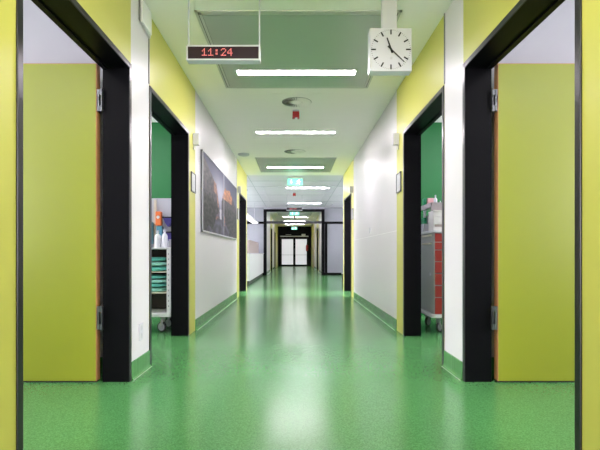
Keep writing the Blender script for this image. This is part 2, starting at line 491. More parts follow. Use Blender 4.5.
# double doors at the end
ed = empty('door_11', (0.0, 31.95, 0), 'structure'); ed['label'] = 'white glazed double doors in a black frame at the end of the corridor'; ed['category'] = 'door'
ye = 31.9
fm = MB()
x0, x1, zt = -0.99, 0.99, 2.05
fm.box(x0 - 0.07, x0, ye, 32.0, 0, zt + 0.08); fm.box(x1, x1 + 0.07, ye, 32.0, 0, zt + 0.08); fm.box(x0, x1, ye, 32, zt, zt + 0.08)
fm.build('frame', M['black'], ed)
for a, b in ((x0 + 0.01, -0.005), (0.005, x1 - 0.01)):
    l = MB(); w = 0.08
    l.box(a, a + w, ye + 0.02, 31.98, 0.01, zt - 0.01); l.box(b - w, b, ye + 0.02, 31.98, 0.01, zt - 0.01)
    l.box(a + w, b - w, ye + 0.02, 31.98, 0.01, 0.12); l.box(a + w, b - w, ye + 0.02, 31.98, zt - 0.1, zt - 0.01)
    lf = l.build('door_leaf', M['black'], ed)
    p = B(a + w, b - w, ye + 0.04, 31.96, 0.12, zt - 0.1).build('pane', M['end_pane'], lf)
    B(a + w, b - w, ye + 0.03, ye + 0.045, 0.80, 0.83).build('crossbar', M['light_grey'], lf)
    hx = b - 0.05 if a < -0.5 else a + 0.05
    MB().cyl((hx, ye - 0.03, 0.85), (hx, ye - 0.03, 1.25), 0.014, n=10).cyl((hx, ye - 0.03, 0.9), (hx, ye + 0.02, 0.9), 0.009, n=8).cyl((hx, ye - 0.03, 1.2), (hx, ye + 0.02, 1.2), 0.009, n=8).build('handle', M['steel'], lf)
co = B(x0 - 0.02, x1 + 0.02, ye - 0.06, ye, zt + 0.06, zt + 0.13).build('door_closer_rail', M['white_plastic'], ed, bevel=0.005)
co['label'] = 'white closer rail above the doors'
B(0.52, 0.80, ye - 0.09, ye - 0.0, zt + 0.13, zt + 0.26).build('control_box', M['white_plastic'], ed, bevel=0.005)
B(-0.62, -0.22, 31.985, 32.0, zt + 0.2, zt + 0.24).build('nameplate', M['grey_plastic'], ed)

# ---------------------------------------------------------------- glazed black frame between lobby and far corridor
gs = thing('glazed_screen', (XC - 0.03, 18.85, 0), 'tall black metal doorway frame with a glass transom between lobby and far corridor', 'glazed screen')
g = MB()
xa, xb = -1.295, 1.275
B(xa, xa + 0.13, 18.74, 18.86, 0, 2.784).build('post', M['black'], gs)
B(xb - 0.13, xb, 18.74, 18.86, 0, 2.784).build('post', M['black'], gs)
B(xa + 0.13, xb - 0.13, 18.74, 18.86, 2.677, 2.784).build('top_rail', M['black'], gs)
tb = MB(); tb.box(xa + 0.13, xb - 0.13, 18.72, 18.88, 2.175, 2.275)
tb.build('transom_rail', M['frame_edge'], gs)
B(xa + 0.13, xb - 0.13, 18.79, 18.80, 2.275, 2.677).build('transom_glass', M['glass'], gs)
struct(B(-1.3, 1.28, 18.90, 19.0, 2.785, H).build('wall_above_screen', M['light_grey']), 'grey infill above the black frame', 'wall')

# ---------------------------------------------------------------- ceiling panels and lamps
def ceiling_panel(xa, xb, ya, yb, label):
    r = thing('ceiling_panel', ((xa + xb) / 2, (ya + yb) / 2, H - 0.012), label, 'ceiling panel', 'metal inspection panels flush in the plaster ceiling')
    B(xa + 0.055, xb - 0.055, ya + 0.055, yb - 0.055, H - 0.012, H - 0.002).build('plate', M['panel_metal'], r)
    fr = MB()
    for (a, b, c, d) in ((xa, xb, ya, ya + 0.02), (xa, xb, yb - 0.02, yb), (xa, xa + 0.02, ya, yb), (xb - 0.02, xb, ya, yb)):
        fr.box(a, b, c, d, H - 0.010, H)
    for (a, b, c, d) in ((xa + .028, xb - .028, ya + .028, ya + 0.05), (xa + .028, xb - .028, yb - 0.05, yb - .028), (xa + .028, xa + 0.05, ya + .028, yb - .028), (xb - 0.05, xb - .028, ya + .028, yb - .028)):
        fr.box(a, b, c, d, H - 0.011, H)
    fr.build('frame', M['panel_edge'], r)
    gr = MB(); gr.box(xa + 0.01, xb - 0.01, ya + 0.01, yb - 0.01, H - 0.0045, H - 0.001)
    gr.build('shadow_gap', M['groove'], r)
    return r
ceiling_panel(-0.80, 0.86, 3.556, 5.21, 'large grey metal ceiling panel behind the hanging clock and red digits')
ceiling_panel(-0.80, 0.86, 9.02, 10.62, 'grey metal ceiling panel just before the first green exit sign')
ceiling_panel(-0.80, 0.86, 21.0, 22.7, 'first grey ceiling panel beyond the black glazed frame')
ceiling_panel(-0.80, 0.86, 25.6, 27.2, 'second grey ceiling panel beyond the black glazed frame')

def ceiling_light(x, y, label, m='lamp', z=H, L=1.25, W=0.11, group='long ceiling lamps along the corridor'):
    r = thing('ceiling_light', (x, y, z), label, 'ceiling light', group)
    h = MB()
    a, b, c, d = x - L/2, x + L/2, y - W/2, y + W/2
    e = 0.008
    h.box(a - e, b + e, c - e, c, z - 0.009, z); h.box(a - e, b + e, d, d + e, z - 0.009, z)
    h.box(a - e, a, c, d, z - 0.009, z); h.box(b, b + e, c, d, z - 0.009, z)
    h.build('housing', M['alu'], r)
    B(a, b, c, d, z - 0.008, z - 0.003).build('diffuser', M[m], r)
    return r
ceiling_light(XC, 4.74, 'long lit ceiling lamp in the metal panel between the red digits and the clock', z=H - 0.011)
ceiling_light(XC, 7.12, 'long lit ceiling lamp in plain plaster between the two round vents')
ceiling_light(XC, 9.95, 'long lit ceiling lamp in the metal panel before the first exit sign', z=H - 0.011)
ceiling_light(XC, 1.45, 'long lit ceiling lamp overhead, nearer than the red digits')
ceiling_light(XC, -0.9, 'long lit ceiling lamp above the viewer')
ceiling_light(XC, -2.8, 'long lit ceiling lamp behind the viewer')
ceiling_light(0.40, 13.2, 'long lit lamp in the metal ceiling just past the first exit sign', 'lobby_lamp', L=1.26, W=0.09)
ceiling_light(0.40, 17.2, 'long lit lamp in the metal ceiling just before the black glazed frame', 'lobby_lamp', W=0.09)
ceiling_light(-3.4, 12.6, 'long lit lamp above the reception side, hidden by the left wall', 'lobby_lamp', W=0.4)
ceiling_light(-3.4, 15.8, 'long lit lamp further along the reception side', 'lobby_lamp', W=0.4)
ceiling_light(3.0, 14.6, 'long lit lamp on the right side of the lobby', 'lobby_lamp')
for y, lb in ((20.3, 'first'), (23.6, 'second'), (26.4, 'third'), (29.6, 'fourth')):
    ceiling_light(XC, y, lb + ' long lit lamp beyond the black glazed frame', 'far_lamp', z=H - (0.011 if lb == 'third' else 0))
for s, x in ((-1, XL), (1, XR)):
    side = 'left' if s < 0 else 'right'
    for y, lb in ((1.2, 'near side room with the open lime door'), (5.3, 'trolley room'), (10.0, 'room before the lobby')):
        ceiling_light(x + s * 1.5, y, 'ceiling lamp in the %s, %s side' % (lb, side), 'room_lamp', L=1.3, W=0.3, group='lamps inside the side rooms')  # out of view, added because these rooms need light

# ---------------------------------------------------------------- round swirl vents
def vent(x, y, R, label):
    r = thing('air_vent', (x, y, H), label, 'air vent', 'round ceiling air vents')
    p = MB()
    N = 48; hs = R + 0.11
    ring = [(math.cos(2 * math.pi * i / N), math.sin(2 * math.pi * i / N)) for i in range(N)]
    b0 = len(p.v)
    def sq(c, t):
        k = hs / max(abs(c), abs(t)); return c * k, t * k
    for zz in (H - 0.004,):
        for c, t in ring: p.v.append((x + R * c, y + R * t, zz))
        for c, t in ring:
            a, b = sq(c, t); p.v.append((x + a, y + b, zz))
        for c, t in ring:
            a, b = sq(c, t); p.v.append((x + a, y + b, H))
    for i in range(N):
        j = (i + 1) % N
        p.f.append((b0 + i, b0 + j, b0 + N + j, b0 + N + i)); p.m.append(0)
        p.f.append((b0 + N + i, b0 + N + j, b0 + 2 * N + j, b0 + 2 * N + i)); p.m.append(0)
    p.build('face_plate', M['ceiling'], r)
    MB().cyl((x, y, H - 0.0015), (x, y, H - 0.0005), R, n=48).build('dark_throat', M['ink'], r)  # black disc stands in for the shade inside the duct
    MB().lathe((x, y, H - 0.03), [(0.0001, 0.018), (R * 0.34, 0.018), (R * 0.38, 0.022), (R * 0.39, 0.0285)], n=32).build('hub', M['ceiling'], r, smooth=True)
    bl = MB(); nb = 30
    for i in range(nb):
        a = 2 * math.pi * i / nb
        u = Vector((math.cos(a), math.sin(a), 0)); t = Vector((-u.y, u.x, 0))
        r0, r1 = R * 0.40, R * 0.97
        for rr0, rr1 in ((r0, r1),):
            w0 = 2 * math.pi * rr0 / nb * 0.36; w1 = 2 * math.pi * rr1 / nb * 0.36
            zc = H - 0.0075; hh = 0.0042
            c0 = Vector((x, y, zc)) + u * rr0; c1 = Vector((x, y, zc)) + u * rr1
            n0 = Vector((0, 0, hh))
            pts = [c0 - t * w0 + n0, c1 - t * w1 + n0, c1 + t * w1 - n0, c0 + t * w0 - n0]
            th = Vector((0, 0, 0.0015))
            b = len(bl.v)
            bl.v += [tuple(q) for q in pts] + [tuple(q + th) for q in pts]
            for q in ((0,1,2,3),(7,6,5,4),(0,4,5,1),(1,5,6,2),(2,6,7,3),(3,7,4,0)):
                bl.f.append(tuple(b + kk for kk in q)); bl.m.append(0)
    bl.build('blades', M['ceiling'], r)
    MB().lathe((x, y, H - 0.026), [(R * 1.0, 0.0), (R * 1.03, 0.0), (R * 1.05, 0.02), (R * 1.0, 0.022)], n=48).build('rim', M['ceiling'], r) if False else None
    return r
vent(0.03, 5.71, 0.19, 'round slotted white air vent right above the small red alarm, nearer of the two')
vent(0.01, 8.48, 0.20, 'round slotted air vent between the second lamp and the far metal panel')
vent(0.05, 24.7, 0.19, 'round air vent in the far corridor ceiling')

o = MB().lathe((-0.99, 8.7, H - 0.035), [(0.001, 0.0), (0.08, 0.002), (0.105, 0.012), (0.112, 0.022), (0.112, 0.035)], n=32).build('ceiling_speaker', M['white_plastic'], smooth=True)
tag(o, 'flat round white disc on the ceiling by the left wall, past the picture', 'ceiling speaker')

# ---------------------------------------------------------------- red alarms
def alarm(x, y, label):
    r = thing('fire_alarm', (x, y, H), label, 'fire alarm', 'small red ceiling alarms')
    MB().lathe((x, y, H - 0.022), [(0.03, 0.0), (0.045, 0.006), (0.048, 0.022)], n=24).build('mounting_base', M['white_plastic'], r, smooth=True)
    b = MB()
    b.prism([(x - 0.045, H - 0.022), (x + 0.045, H - 0.022), (x + 0.048, H - 0.11), (x + 0.02, H - 0.11), (x + 0.012, H - 0.10), (x - 0.012, H - 0.10), (x - 0.02, H - 0.11), (x - 0.048, H - 0.11)], 1, y - 0.035, y + 0.035)
    b.build('housing', M['red'], r, bevel=0.004)
    MB().lathe((x, y, H - 0.112), [(0.004, 0.0), (0.012, 0.004), (0.012, 0.015)], n=16).build('lens', M['white_plastic'], r)
    return r
alarm(0.022, 6.05, 'small red alarm hanging under the near round air vent')
alarm(0.0, 14.2, 'small red alarm in the metal ceiling above the far red-digit display')
alarm(0.0, 22.9, 'small red alarm on the ceiling beyond the glass transom')

# ---------------------------------------------------------------- hanging clock
cy0, cy1 = 3.2, 3.287
cx0, cx1, cz0, cz1 = 0.544, 0.846, 2.227, 2.537
ck = thing('clock', ((cx0 + cx1) / 2, (cy0 + cy1) / 2, cz0), 'square white analogue clock hanging from the ceiling on a flat white stem', 'clock')
B(cx0, cx1, cy0, cy1, cz0, cz1).build('case', M['white_plastic'], ck, bevel=0.005)
B(0.637, 0.743, cy0 + 0.022, cy1 - 0.015, cz1, H).build('stem', M['white_plastic'], ck, bevel=0.002)
mx, mz = (cx0 + cx1) / 2, (cz0 + cz1) / 2
MB().cyl((mx, cy0 - 0.0005, mz), (mx, cy0 + 0.002, mz), 0.147, n=64).build('dial', M['white_plastic'], ck)
tk = MB()
def bar(mb, r0, r1, w, ang, y, d=0.001, w1=None):
    w1 = w if w1 is None else w1
    c, s_ = math.cos(ang), math.sin(ang)          # angle clockwise from 12
    def P(r, q): return (mx + r * s_ + q * c, mz + r * c - q * s_)
    mb.prism([P(r0, -w / 2), P(r0, w / 2), P(r1, w1 / 2), P(r1, -w1 / 2)], 1, y, y - d)
for i in range(60):
    a = math.radians(6 * i)
    if i % 5 == 0: bar(tk, 0.108, 0.143, 0.0105, a, cy0 - 0.0005)
    else: bar(tk, 0.136, 0.143, 0.0022, a, cy0 - 0.0005)
tk.build('hour_marks', M['ink'], ck)
hh = MB(); bar(hh, -0.028, 0.088, 0.013, math.radians(341), cy0 - 0.003, 0.0015, 0.009); hh.build('hour_hand', M['ink'], ck)
mh = MB(); bar(mh, -0.032, 0.132, 0.010, math.radians(134), cy0 - 0.006, 0.0015, 0.006); mh.build('minute_hand', M['ink'], ck)
MB().cyl((mx, cy0, mz), (mx, cy0 - 0.010, mz), 0.006, n=16).build('pivot', M['ink'], ck)
lg = MB()
for i in range(14):
    a = 2 * math.pi * i / 14; b_ = 2 * math.pi * (i + 1) / 14
    q = (mx + 0.002, mz - 0.062)
    lg.prism([(q[0] + 0.0085 * math.sin(a), q[1] + 0.0085 * math.cos(a)), (q[0] + 0.0085 * math.sin(b_), q[1] + 0.0085 * math.cos(b_)),
              (q[0] + 0.0068 * math.sin(b_), q[1] + 0.0068 * math.cos(b_)), (q[0] + 0.0068 * math.sin(a), q[1] + 0.0068 * math.cos(a))], 1, cy0 - 0.0005, cy0 - 0.0012)
lg.prism([(mx + 0.001, mz - 0.067), (mx + 0.003, mz - 0.067), (mx + 0.003, mz - 0.057), (mx + 0.001, mz - 0.057)], 1, cy0 - 0.0005, cy0 - 0.0012)
lg.build('emblem', M['faint_ink'], ck)

# ---------------------------------------------------------------- hanging red-digit displays
FONT = {'1': ['00100','01100','10100','00100','00100','00100','11111'],
        '2': ['01110','10001','00001','00010','00100','01000','11111'],
        '4': ['00010','00110','01010','10010','11111','00010','00010'],
        ':': ['00000','01100','01100','00000','01100','01100','00000']}
def display(xc, y, z0, label, text='11:24'):
    W, Hh, Dp = 0.53, 0.108, 0.07
    r = thing('digital_display', (xc, y + Dp / 2, z0), label, 'digital display', 'hanging red-digit displays')
    b = MB(); b.box(xc - W/2, xc + W/2, y + 0.004, y + Dp, z0, z0 + Hh)
    e = 0.010
    b.box(xc - W/2, xc + W/2, y, y + 0.004, z0, z0 + e); b.box(xc - W/2, xc + W/2, y, y + 0.004, z0 + Hh - e, z0 + Hh)
    b.box(xc - W/2, xc - W/2 + e, y, y + 0.004, z0 + e, z0 + Hh - e); b.box(xc + W/2 - e, xc + W/2, y, y + 0.004, z0 + e, z0 + Hh - e)
    b.build('case', M['white_plastic'], r)
    sc_ = B(xc - W/2 + e, xc + W/2 - e, y + 0.001, y + 0.0045, z0 + e, z0 + Hh - e).build('screen', M['screen'], r)
    d = MB(); p = 0.00765; x = xc - W/2 + 0.114; zt_ = z0 + Hh/2 + 3.4 * p + 0.001
    for ch in text:
        for rr, row in enumerate(FONT[ch]):
            for cc, v in enumerate(row):
                if v == '1':
                    d.cyl((x + cc * p, y + 0.0012, zt_ - rr * p), (x + cc * p, y - 0.0006, zt_ - rr * p), 0.0029, n=8)
        x += 6 * p
    d.build('digits', M['led'], r)
    for sx in (-1, 1):
        xx = xc + sx * (W/2 - 0.008)
        MB().cyl((xx, y + Dp/2, z0 + Hh), (xx, y + Dp/2, H), 0.0055, n=12).cyl((xx, y + Dp/2, H - 0.012), (xx, y + Dp/2, H), 0.02, n=16).build('rod', M['white_plastic'], r)
    return r
display(-0.511, 3.2, 2.306, 'long white-cased display with red digits hanging on two rods beside the clock')
display(0.005, 14.9, 2.355, 'far red-digit display hanging on two rods in front of the black glazed frame')

# ---------------------------------------------------------------- exit signs
def exit_sign(xc, y, z0, label, w=0.386, h=0.17, left_arrow=True):
    r = thing('exit_sign', (xc, y, z0), label, 'exit sign', 'hanging green exit signs')
    b = MB(); b.box(xc - w/2, xc + w/2, y, y + 0.05, z0 + h, z0 + h + 0.045)
    b.box(xc - 0.05, xc + 0.05, y + 0.01, y + 0.04, z0 + h + 0.045, H)
    b.build('housing', M['white_metal'], r)
    B(xc - w/2, xc + w/2, y + 0.018, y + 0.032, z0, z0 + h).build('light_plate', M['sign_green'], r)
    s = MB(); yy0, yy1 = y + 0.0165, y + 0.018
    def poly(pts, cx):
        s.prism([(xc + cx + a * h, z0 + h/2 + c * h) for a, c in pts], 1, yy0, yy1)
    cx = -0.095
    poly([(-.07, .36), (.07, .36), (.07, 0), (.2, 0), (0, -.34), (-.2, 0), (-.07, 0)], cx)
    cx = 0.085
    s.cyl((xc + cx + 0.02, yy0, z0 + h * 0.84), (xc + cx + 0.02, yy1, z0 + h * 0.84), h * 0.085, n=12)
    poly([(-.02, .26), (.14, .22), (.10, -.02), (-.10, -.04)], cx)
    poly([(.02, .24), (-.22, .18), (-.30, .0), (-.24, -.02), (-.17, .11), (.0, .15)], cx)
    poly([(.10, .22), (.28, .06), (.38, .10), (.36, .03), (.26, -.02), (.08, .12)], cx)
    poly([(-.10, -.02), (.06, -.02), (.22, -.18), (.16, -.40), (.08, -.40), (.12, -.20), (-.04, -.10)], cx)
    poly([(-.10, 0), (.0, -.06), (-.12, -.30), (-.38, -.34), (-.38, -.26), (-.18, -.22)], cx)
    s.build('pictogram', M['sign_white'], r)
    return r
exit_sign(0.02, 11.2, 2.635, 'lit green exit sign hanging from the edge of the metal lobby ceiling')
exit_sign(0.01, 19.4, 2.58, 'lit green exit sign seen through the glass transom', w=0.42)
exit_sign(0.0, 30.6, 2.56, 'small pale exit sign hanging before the end double doors')

# ---------------------------------------------------------------- wall-mounted things
def signal_box(xw, s, y, label, z=2.18):
    r = thing('signal_lamp', (xw - s * 0.03, y, z), label, 'signal lamp', 'white call lamps beside doorways')
    B(xw, xw - s * 0.07, y - 0.028, y + 0.028, z, z + 0.135).build('housing', M['white_plastic'], r, bevel=0.004)
    B(xw - s * 0.004, xw - s * 0.012, y - 0.02, y + 0.02, z - 0.05, z).build('bracket', M['alu'], r)
    return r
signal_box(XL, -1, 5.20, 'white box lamp high on the yellow strip before the landscape picture')
signal_box(XR, 1, 5.20, 'white box lamp high on the yellow strip right of the plain white wall')
signal_box(XL, -1, 9.28, 'tiny white box lamp above the picture end, at the last left doorway')
signal_box(XR, 1, 9.28, 'tiny white box lamp at the last right doorway')
def room_sign(xw, s, y, label, z=1.625):
    r = thing('room_sign', (xw, y, z), label, 'room sign', 'framed room signs beside doorways')
    fr = MB(); a, b, h = y - 0.105, y + 0.105, 0.225
    fr.box(xw, xw - s * 0.016, a, b, z, z + 0.012); fr.box(xw, xw - s * 0.016, a, b, z + h - 0.012, z + h)
    fr.box(xw, xw - s * 0.016, a, a + 0.014, z, z + h); fr.box(xw, xw - s * 0.016, b - 0.014, b, z, z + h)
    fr.build('frame', M['steel'], r)
    B(xw, xw - s * 0.010, a + 0.01, b - 0.01, z + 0.01, z + h - 0.01).build('card', M['light_grey'], r)
    return r
room_sign(XL, -1, 5.165, 'framed pale sign on yellow strip left of the landscape picture')
room_sign(XR, 1, 5.165, 'framed pale sign on yellow strip by the right trolley room')
room_sign(XL, -1, 9.30, 'small framed sign at the last left doorway before the lobby')
room_sign(XR, 1, 9.30, 'small framed sign at the last right doorway before the lobby')

def outlet(xw, s, y, z, label, h=0.13, w=0.08):
    r = thing('wall_socket', (xw, y, z), label, 'wall socket', 'white wall sockets')
    B(xw, xw - s * 0.010, y - w/2, y + w/2, z, z + h).build('plate', M['white_plastic'], r, bevel=0.003)
    ins = MB()
    for q in (0.27, 0.73):
        ins.cyl((xw - s * 0.010, y, z + h * q), (xw - s * 0.0112, y, z + h * q), min(0.02, w * 0.27), n=20)
    ins.build('insert', M['light_grey'], r)
    return r
outlet(XL, -1, 3.41, 0.25, 'white double wall socket low on the narrow white pier')
outlet(XR, 1, 7.17, 1.24, 'tiny white double switch in the middle of the right white wall', h=0.09, w=0.08)

wb = thing('wall_box', (XL + 0.03, 3.47, 2.62), 'white rectangular box fixed high on the narrow white pier by the ceiling', 'wall box')
B(XL + 0.008, XL + 0.030, 3.385, 3.595, 2.675, H - 0.002).build('cover', M['white_metal'], wb, bevel=0.005)
B(XL, XL + 0.008, 3.372, 3.58, 2.69, H - 0.002).build('backplate', M['dark_alu'], wb)  # dark plate stands in for the shadow gap behind the box
MB().prism([(3.43, 2.675), (3.59, 2.675), (3.59, 2.65), (3.50, 2.66)], 0, XL + 0.003, XL + 0.022).build('bracket', M['alu'], wb)

# ---------------------------------------------------------------- picture on the left wall
def landscape(u, v):
    # u along the wall 0..1, v up 0..1 : generic mountain valley at dusk
    n = noise.fractal(Vector((u * 9, v * 5, 1.3)), 1.0, 2.0, 5)
    n2 = noise.fractal(Vector((u * 22, v * 22, 4.1)), 0.9, 2.0, 5)
    sky = Vector((0.12, 0.12, 0.24)).lerp(Vector((0.34, 0.38, 0.58)), max(0, min(1, 1.5 * (1 - v))))
    glow = math.exp(-((u - 0.40) ** 2) / 0.03 - ((v - 0.62) ** 2) / 0.04)
    sky = sky.lerp(Vector((0.85, 0.85, 1.05)), glow * 0.9)
    c = sky
    def ridge(x, k, seed): return noise.fractal(Vector((x * k, seed, 0)), 1.0, 2.0, 4)
    rock = min(1, max(0, 0.5 + 1.2 * n2))
    r1 = 0.80 + 0.06 * ridge(u, 9, 3) - max(0, 0.56 - u) * 2.2 - max(0, u - 0.72) * 0.9
    if u > 0.44 and v < r1:
        c = Vector((1.15, 0.50, 0.26)).lerp(Vector((0.55, 0.26, 0.22)), rock)
        if v < 0.60 or u > 0.80: c = Vector((0.20, 0.17, 0.20)).lerp(Vector((0.11, 0.10, 0.13)), rock)
    r2 = 0.98 - 0.95 * u - max(0, u - 0.30) * 1.8 + 0.07 * ridge(u, 9, 8)
    if u < 0.46 and v < r2:
        c = Vector((0.13, 0.12, 0.15)).lerp(Vector((0.24, 0.21, 0.25)), rock)
        if 0.24 < u < 0.36 and v > r2 - 0.15: c = Vector((0.80, 0.42, 0.32)).lerp(Vector((0.35, 0.22, 0.22)), rock)
    tl = 0.50 - 0.16 * math.exp(-((u - 0.42) ** 2) / 0.01) + 0.08 * ridge(u, 30, 5)
    if v < tl: c = Vector((0.05, 0.055, 0.06)).lerp(Vector((0.16, 0.15, 0.15)), min(1, max(0, 0.4 + n2)))
    w = 0.03 + 0.75 * max(0, 0.40 - v)
    if v < 0.40 and abs(u - 0.44) < w * (1 + 0.5 * n):
        k = max(0, min(1, 0.5 + 1.6 * noise.noise(Vector((u * 14, v * 14, 9)))))
        c = Vector((0.22, 0.22, 0.32)).lerp(Vector((0.12, 0.11, 0.14)), k)
        if 0.52 < u < 0.72 and v > 0.18 and n2 > 0.0: c = Vector((0.60, 0.30, 0.22))
        if 0.22 < u < 0.36 and v > 0.22 and n2 > 0.1: c = Vector((0.48, 0.26, 0.22))
        if abs(u - 0.42) < 0.022 + 0.02 * n and v > 0.25: c = Vector((0.95, 0.95, 1.05))
    c = c * 0.52
    return (*c, 1)
py0, py1, pz0, pz1 = 5.60, 8.93, 1.19, 2.225
ph = thing('picture', (XL, (py0 + py1) / 2, pz0), 'wide two-panel mountain landscape picture at dusk on the left white wall', 'picture')
pf = MB()
pf.box(XL + 0.002, XL + 0.030, py0, py1, pz0, pz0 + 0.022); pf.box(XL + 0.002, XL + 0.030, py0, py1, pz1 - 0.012, pz1)
pf.box(XL + 0.002, XL + 0.030, py0, py0 + 0.014, pz0, pz1); pf.box(XL + 0.002, XL + 0.030, py1 - 0.014, py1, pz0, pz1)
pf.box(XL + 0.002, XL + 0.028, 7.285, 7.305, pz0, pz1)
pf.box(XL, XL + 0.018, py0, py1, pz0, pz1)
pf.build('frame', M['white_plastic'], ph)
pm = bpy.data.materials.new('printed_landscape'); pm.use_nodes = True
nt = pm.node_tree; at = nt.nodes.new('ShaderNodeAttribute'); at.attribute_name = 'print'
nt.links.new(at.outputs['Color'], nt.nodes['Principled BSDF'].inputs['Base Color'])
nt.nodes['Principled BSDF'].inputs['Roughness'].default_value = 0.5
nt.nodes['Principled BSDF'].inputs['Specular IOR Level'].default_value = 0.15
for a, b in ((py0 + 0.014, 7.285), (7.305, py1 - 0.014)):
    na, nb_ = 150, 90
    V, F = [], []
    L = root_loc(ph)
    for i in range(na + 1):
        for jj in range(nb_ + 1):
            y = a + (b - a) * i / na; z = pz0 + 0.022 + (pz1 - pz0 - 0.034) * jj / nb_
            V.append((XL + 0.024 - L.x, y - L.y, z - L.z))
    for i in range(na):
        for jj in range(nb_):
            q = i * (nb_ + 1) + jj
            F.append((q, q + 1, q + nb_ + 2, q + nb_ + 1)[::-1])
    me = bpy.data.meshes.new('print_panel'); me.from_pydata(V, [], F); me.materials.append(pm)
    ca = me.color_attributes.new('print', 'FLOAT_COLOR', 'POINT')
    for i, vv in enumerate(V):
        ca.data[i].color = landscape((vv[1] + L.y - py0) / (py1 - py0), (vv[2] + L.z - pz0) / (pz1 - pz0))
    o = bpy.data.objects.new('print_panel', me); COL.objects.link(o); o.parent = ph
    sd = o.modifiers.new('thickness', 'SOLIDIFY'); sd.thickness = 0.004; sd.offset = -1

# ---------------------------------------------------------------- castors
def castor(parent, x, y, R=0.055, z_top=0.17, ang=0.0):
    w = MB()
    ax = Vector((math.cos(ang), math.sin(ang), 0)); fw = Vector((-ax.y, ax.x, 0))
    c = Vector((x, y, R)) + fw * 0.02
    fk = MB()
    for q in (-0.018, 0.018):
        p = c + ax * q
        t = Vector((x, y, z_top - 0.02)) + ax * q
        fk.cyl(tuple(p), tuple(t), 0.011, 0.016, n=8)
    fk.cyl((x, y, z_top - 0.03), (x, y, z_top), 0.024, n=16)
    fk.cyl(tuple(c - ax * 0.022), tuple(c + ax * 0.022), 0.007, n=10)
    f = fk.build('castor', M['wheel'], parent)
    w.cyl(tuple(c - ax * 0.012), tuple(c + ax * 0.012), R, n=28)
    w.build('wheel', M['rubber'], f, bevel=0.004)
    MB().cyl(tuple(c - ax * 0.0145), tuple(c + ax * 0.0145), R * 0.72, n=24).build('hub', M['wheel'], f)
    return f

# ---------------------------------------------------------------- white linen trolley (left room)
fy = 5.12                       # front of the trolley
tx1, tx0 = -1.425, -2.05        # its right end and left end
by = fy + 0.42
lt = thing('linen_trolley', ((tx0 + tx1) / 2, fy + 0.21, 0), 'white open linen trolley on castors in the left room with the green wall', 'trolley')
B(tx0, tx1, fy, by, 0.182, 0.232).build('base', M['white_metal'], lt, bevel=0.008)
bd = MB(); pw = 0.045
for x in (tx0, tx1 - pw):
    bd.box(x, x + pw, fy + 0.002, fy + 0.04, 0.232, 0.965)
    bd.box(x, x + pw, by - 0.04, by, 0.232, 0.965)
    bd.box(x + 0.012, x + pw - 0.012, fy + 0.04, by - 0.04, 0.232, 0.965)
bd.build('side_post', M['white_metal'], lt)
hl = MB()
for zz in [0.30 + 0.06 * i for i in range(11)]:
    hl.box(tx1 - pw * 0.62, tx1 - pw * 0.38, fy + 0.0005, fy + 0.003, zz, zz + 0.018)
hl.build('shelf_slots', M['grey_plastic'], lt)
B(tx0 + pw, tx1 - pw, by - 0.03, by - 0.015, 0.232, 0.965).build('back_panel', M['inner_brown'], lt)
B(tx0 - 0.01, tx1 + 0.01, fy - 0.01, by, 0.965, 0.985).build('worktop', M['white_metal'], lt, bevel=0.004)
for zz in (0.455, 0.695):
    B(tx0 + pw, tx1 - pw, fy + 0.012, by - 0.03, zz, zz + 0.012).build('shelf', M['cream'], lt)
up = MB(); up.box(tx0, tx1, by - 0.02, by, 0.985, 1.60); up.box(tx0, tx0 + 0.03, by - 0.16, by - 0.02, 0.985, 1.60)
up.box(tx1 - 0.03, tx1, by - 0.16, by - 0.02, 0.985, 1.16)
up.build('upper_back', M['light_grey'], lt)
B(-1.738, -1.708, by - 0.035, by - 0.02, 0.985, 1.58).build('rail', M['beige'], lt)
hk = MB()
for i in range(5):
    x = -1.66 + 0.05 * i
    hk.cyl((x, by - 0.02, 1.36), (x, by - 0.05, 1.36), 0.004, n=8)
    hk.cyl((x, by - 0.05, 1.36), (x, by - 0.05, 1.38), 0.004, n=8)
hk.build('hooks', M['grey_plastic'], lt)
for x in (tx1 - 0.10, tx0 + 0.10):
    for y in (fy + 0.06, by - 0.07):
        castor(lt, x, y, R=0.062, z_top=0.182, ang=1.15)

# textile packs on its shelves
def pack(x0, x1, y0, y1, z0, h, m, label, seed):
    h -= 0.006
    rnd = random.Random(seed)
    n = 10; mb = MB(); hw = (x1 - x0) / 2; xc = (x0 + x1) / 2
    rings = []
    ny = 7
    for j in range(ny + 1):
        t = j / ny
        y = y0 + (y1 - y0) * t
        e = 1 - 0.25 * (2 * t - 1) ** 6
        ring = []
        for i in range(16):
            a = 2 * math.pi * i / 16
            cx_, cz_ = math.cos(a), math.sin(a)
            px = math.copysign(abs(cx_) ** 0.45, cx_) * hw * e
            pz = math.copysign(abs(cz_) ** 0.6, cz_) * h / 2 * e
            ring.append((xc + px, y, z0 + h / 2 + pz + (0.005 * (rnd.random() - 0.5) if cz_ > -0.3 else 0)))
        rings.append(ring)
    b = 0
    for rg in rings: mb.v += rg
    for j in range(ny):
        for i in range(16):
            k2 = (i + 1) % 16
            mb.f.append((j * 16 + i, j * 16 + k2, (j + 1) * 16 + k2, (j + 1) * 16 + i)); mb.m.append(0)
    mb.f.append(tuple(range(16))); mb.m.append(0)
    mb.f.append(tuple(ny * 16 + i for i in reversed(range(16)))); mb.m.append(0)
    o = mb.build('textile_pack', M[m], smooth=True)
    return tag(o, label, 'textile pack', 'folded green textiles on the linen trolley')
pack(-1.88, -1.48, fy + 0.03, by - 0.06, 0.709, 0.062, 'teal', 'dark teal folded textile at the bottom of the upper stack', 1)
pack(-1.87, -1.49, fy + 0.02, by - 0.06, 0.771, 0.055, 'mint', 'pale mint folded textile in the middle of the upper stack', 2)
